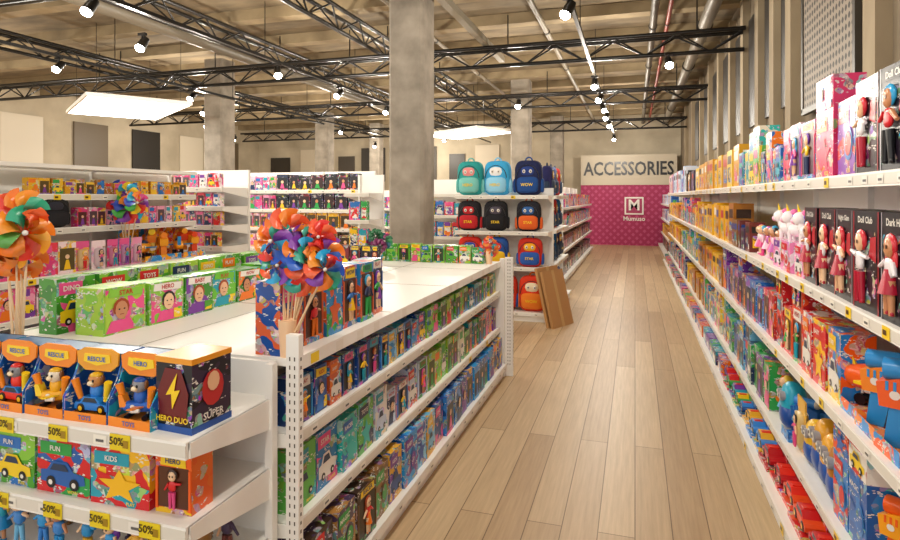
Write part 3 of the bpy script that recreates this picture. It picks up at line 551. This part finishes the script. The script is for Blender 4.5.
def bouquet(x,y,zb,zc,n,r,sp,cols,face=0,dx=0,mix=.5):
    mb=MB()
    for i in range(n):
        a=2.399*i+.6; q=sp*math.sqrt((i+.3)/n); px,pz=x+dx+q*1.15*math.cos(a),zc+q*.85*math.sin(a); py=y+U(-.06,.06)
        wheel(mb,T(px,py,pz,face+U(-30,30),U(-25,25),U(0,90)),r*U(.85,1.15),random.sample(cols,len(cols)) if R()<mix else [CH(cols),CH(cols)],8)
        cyl(mb,I4,(x+U(-.015,.015),y+U(-.012,.012),zb),(px,py+.02,pz),.004,.004,PL,hx('e8c8a0'),6)
    cyl(mb,I4,(x,y,zb-.01),(x,y,zb+.12),.026,.034,PW,hx('f0c8a0'),10)
    return mb.build('pinwheel_bouquet')
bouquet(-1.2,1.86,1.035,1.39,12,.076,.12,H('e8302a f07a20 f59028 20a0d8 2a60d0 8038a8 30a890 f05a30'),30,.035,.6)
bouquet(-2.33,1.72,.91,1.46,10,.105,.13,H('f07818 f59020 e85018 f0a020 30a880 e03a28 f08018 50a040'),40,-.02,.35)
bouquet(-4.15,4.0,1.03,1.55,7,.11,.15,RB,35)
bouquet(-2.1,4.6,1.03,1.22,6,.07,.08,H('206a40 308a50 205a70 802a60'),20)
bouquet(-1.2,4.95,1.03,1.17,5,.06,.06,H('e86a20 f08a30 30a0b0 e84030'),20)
# ================================================================ G3 left side gondola
mb=MB(); bay(mb,T(-4.0,2.2,0,90),2.7,[(.12,.62,-.06),(.44,.5,0),(.76,.5,0),(1.03,.52,0),(1.36,.3,.22),(1.62,.3,.22)],1.82,tags=.2,cap=False)
box(mb,I4,-4.54,-4.2,2.2,4.9,1.82,1.85,PW,WR); mb.build('gondola_shelving')
for z,pa in ((.12,'pink'),(.44,'pink'),(.76,'pinkred')): row('boxed_dolls','y',-4.02,2.25,4.85,z,90,[(9,'pack',.12,.17,.18,.24,pa,1)],.2)
row('boxed_dolls','y',-4.05,2.25,4.85,1.03,90,[(3.4,'pack',.12,.18,.2,.26,'pinkred',1),(4.0,'blister',.11,.14,.2,.24,'pink',1),(9,'blaster',.2,.24,.26,.3,'orange',1)],.2)
row('boxed_toys','y',-4.24,3.6,4.85,1.36,90,[(9,'pack',.08,.1,.12,.18,'pinkred',1)],.15)
row('boxed_toys','y',-4.24,3.2,4.85,1.62,90,[(9,'pack',.08,.1,.1,.14,'yellow',1)],.15)
mb=MB(); bay(mb,T(-5.5,5.15,0,0),1.4,[(.12,.5,-.05),(.5,.42,0),(.8,.42,0),(1.08,.42,0),(1.3,.42,0),(1.5,.42,0),(1.7,.42,0)],1.9,tags=.1); mb.build('gondola_shelving')
for z in (.12,.5,.8,1.08,1.3,1.5,1.7): row('boxed_dolls','x',5.17,-5.45,-4.15,z,0,[(9,'pack',.08,.11,.13,.16,'pinkred',1)],.15)
mb=MB(); bay(mb,T(-6.2,7.5,0,0),2.55,[(.12,.5,-.05),(.5,.42,0),(.85,.42,0),(1.15,.42,0),(1.42,.42,0),(1.7,.42,0)],1.98,tags=.1); mb.build('gondola_shelving')
for i,z in enumerate((.12,.5,.85,1.15,1.42,1.7)): row('boxed_dolls','x',7.52,-6.15,-3.7,z,0,[(-5.05,'pack',.1,.13,.19,.22,'pink',1),(9,'doll',.16,.22,.2,.25,['pink','mix','brown','yellow','dark','dark'][i],1)],.15)
for x0,y0,L,Hh in ((-3.35,9.2,1.0,1.9),(-3.6,6.9,.35,1.9)):
    mb=MB(); bay(mb,T(x0,y0,0,0),L,[(.12,.45,0),(.55,.4,0),(.95,.4,0),(1.3,.4,0),(1.65,.4,0)],Hh,lod=0); mb.build('gondola_shelving')
    for z in (.12,.55,.95,1.3): row('boxed_games','x',y0+.03,x0+.04,x0+L-.04,z,0,[(99,'pack',.12,.2,.18,.28,'mix',0)],.2)
for x0,y0,L in ((-12.5,10.5,4.0),(-8.3,12,3.6)):
    mb=MB(); bay(mb,T(x0,y0,0,0),L,[(.12,.45,0),(.55,.4,0),(.95,.4,0),(1.35,.4,0)],1.75,lod=0); mb.build('gondola_shelving')
    for z in (.55,.95,1.35): row('boxed_games','x',y0+.03,x0+.04,x0+L-.04,z,0,[(99,'pack',.2,.3,.18,.3,'mix',0)],.2)
# ================================================================ BACKPACKS + G2
def backpack(M,w,h,a,b,c,name='backpack',tx=True):
    mb=MB(); d=w*.5
    ell(mb,M,(0,d*.55,h*.5),(w/2,d*.5,h*.5),FB,a,.5,20,12)
    ell(mb,M,(0,d*.2,h*.3),(w*.4,d*.32,h*.23),FB,b,.5,16,8)
    ell(mb,M,(0,d*.32,h*.68),(w*.33,d*.32,h*.17),FB,c,.7,14,8)
    for s in(-1,1):
        ell(mb,M,(s*w*.5,d*.5,h*.28),(w*.07,d*.25,h*.2),FB,b,.6,8,6)
        if tx: ell(mb,M,(s*w*.12,d*.02,h*.68),(w*.06,.01,w*.07),PL,WH); ell(mb,M,(s*w*.12,d*.02-.006,h*.68),(w*.025,.01,w*.03),PL,BK)
        for i in range(6):
            t0,t1=i/6,(i+1)/6; f=lambda t:(s*w*(.25+.12*math.sin(math.pi*t)),d*(1+.25*math.sin(math.pi*t)),h*(.9-.75*t)); cyl(mb,M,f(t0),f(t1),.016,.016,FB,b,6)
    for i in range(8):
        f=lambda i:(w*.13*math.cos(math.pi*i/8),d*.6,h*.97+w*.15*math.sin(math.pi*i/8)); cyl(mb,M,f(i),f(i+1),.01,.01,FB,b,6)
    for i in range(14):
        f=lambda i:(w*.41*math.cos(math.pi*i/14),d*.08,h*.5+h*.36*math.sin(math.pi*i/14)); cyl(mb,M,f(i),f(i+1),.005,.005,PL,BK,5)
    if tx: text(mb,M,CH(['WOW','STAR','HERO']),w*.15,0,h*.3,d*.2-d*.33-.003,YE)
    return mb.build(name)
mb=MB(); bay(mb,T(-2.3,7.55,0,0),1.24,[(.12,.5,-.05),(.69,.42,0),(1.15,.42,0),(1.62,.42,0)],1.72,tags=.3)
bay(mb,T(-1.02,8.05,0,90),1.5,[(.12,.5,-.05),(.69,.42,0),(1.15,.42,0),(1.62,.42,0)],1.72,tags=.3)
mb.build('backpack_gondola')
for i,x in enumerate((-2.12,-1.75,-1.33)): backpack(T(x,7.57,1.62,U(-8,8)),.36,.46,[hx('259a98'),hx('3aa6dc'),hx('141f4c')][i],[hx('7ac8c0'),hx('90d0f0'),hx('1a4a90')][i],[hx('e89090'),hx('f0f0f0'),hx('203a80')][i])
for i,x in enumerate((-2.12,-1.75,-1.32)): backpack(T(x,7.57,1.15,U(-8,8)),.32,.4,[hx('1c1a20'),hx('15151c'),hx('1a1c28')][i],[hx('c02028'),hx('15151c'),hx('e06020')][i],[hx('c02028'),hx('504a58'),hx('3060a0')][i])
for i,x in enumerate((-2.1,-1.75,-1.3)): backpack(T(x,7.57,.69,U(-8,8)),.32,.38,[hx('d02818'),hx('2050a0'),hx('c82a1a')][i],[hx('f07020'),hx('f0c020'),hx('2858b0')][i],[hx('2850b0'),hx('d03020'),hx('f0b020')][i])
for i,x in enumerate((-2.05,-1.65,-1.27)): backpack(T(x,7.55,.12,U(-8,8)),.36,.46,[hx('2050a0'),hx('d03a20'),hx('e03818')][i],[hx('f0c020'),hx('2050a0'),hx('f08020')][i],[hx('d02020'),hx('f0c020'),hx('f0e0c0')][i])
for j,z in enumerate((1.62,1.15,.69,.12)):
    for i,y in enumerate((8.3,8.7,9.15)): backpack(T(-1.08,y,z,90+U(-8,8)),.32,.42,[hx('2a2a60'),hx('6a7ab0'),hx('c02a28'),hx('1a60a0')][(i+j)%4],hx('30405a'),hx('d0a030'))
mb=MB()
for dx,hh in ((0,.7),(.06,.74)):
    M=T(-.84-dx,7.4+dx*.4,.0,66,-14); box(mb,M,-.24,.24,0,.035,0,hh,PW,hx('b88a58')); box(mb,M,-.03,.03,-.002,.037,0,hh+.002,PW,hx('c8a470'))
mb.build('flat_cardboard_carton')
for y in (2.85,3.12,3.39): backpack(T(-4.2,y,1.36,90),.27,.25,hx('121218'),hx('1a1a22'),hx('2a2a38'),tx=False)
# G5 distant gondola
mb=MB(); bay(mb,T(-1.25,10.8,0,90),7.4,[(.12,.5,-.05),(.6,.42,0),(1.0,.42,0),(1.4,.42,0)],1.85,lod=0)
bay(mb,T(-2.3,10.3,0,0),1.05,[(.12,.45,0),(.6,.42,0),(1.0,.42,0),(1.4,.42,0)],1.85,lod=0); mb.build('gondola_shelving')
for z in (.12,.6,1.0,1.4):
    row('boxed_games','y',-1.28,10.85,18.1,z,90,[(99,'pack',.2,.32,.2,.3,CH(['mix','brown','blue','dark']),0)],.2)
    row('boxed_games','x',10.34,-2.25,-1.3,z,0,[(99,'pack',.2,.32,.2,.3,'blue',0)],.2)
# ================================================================ WORLD + CAMERA
w=bpy.data.worlds.new('World'); S.world=w; w.use_nodes=True; bg=w.node_tree.nodes['Background']; bg.inputs[0].default_value=(1,.96,.9,1); bg.inputs[1].default_value=1.3
cam=bpy.data.cameras.new('camera'); co=bpy.data.objects.new('camera',cam); S.collection.objects.link(co); S.camera=co
co.location=(0,0,1.6); co.rotation_euler=(math.radians(90),0,math.radians(17.41)); cam.lens=23.6; cam.sensor_width=36; cam.shift_y=-73/900; cam.clip_start=.05
S.view_settings.view_transform='Standard'
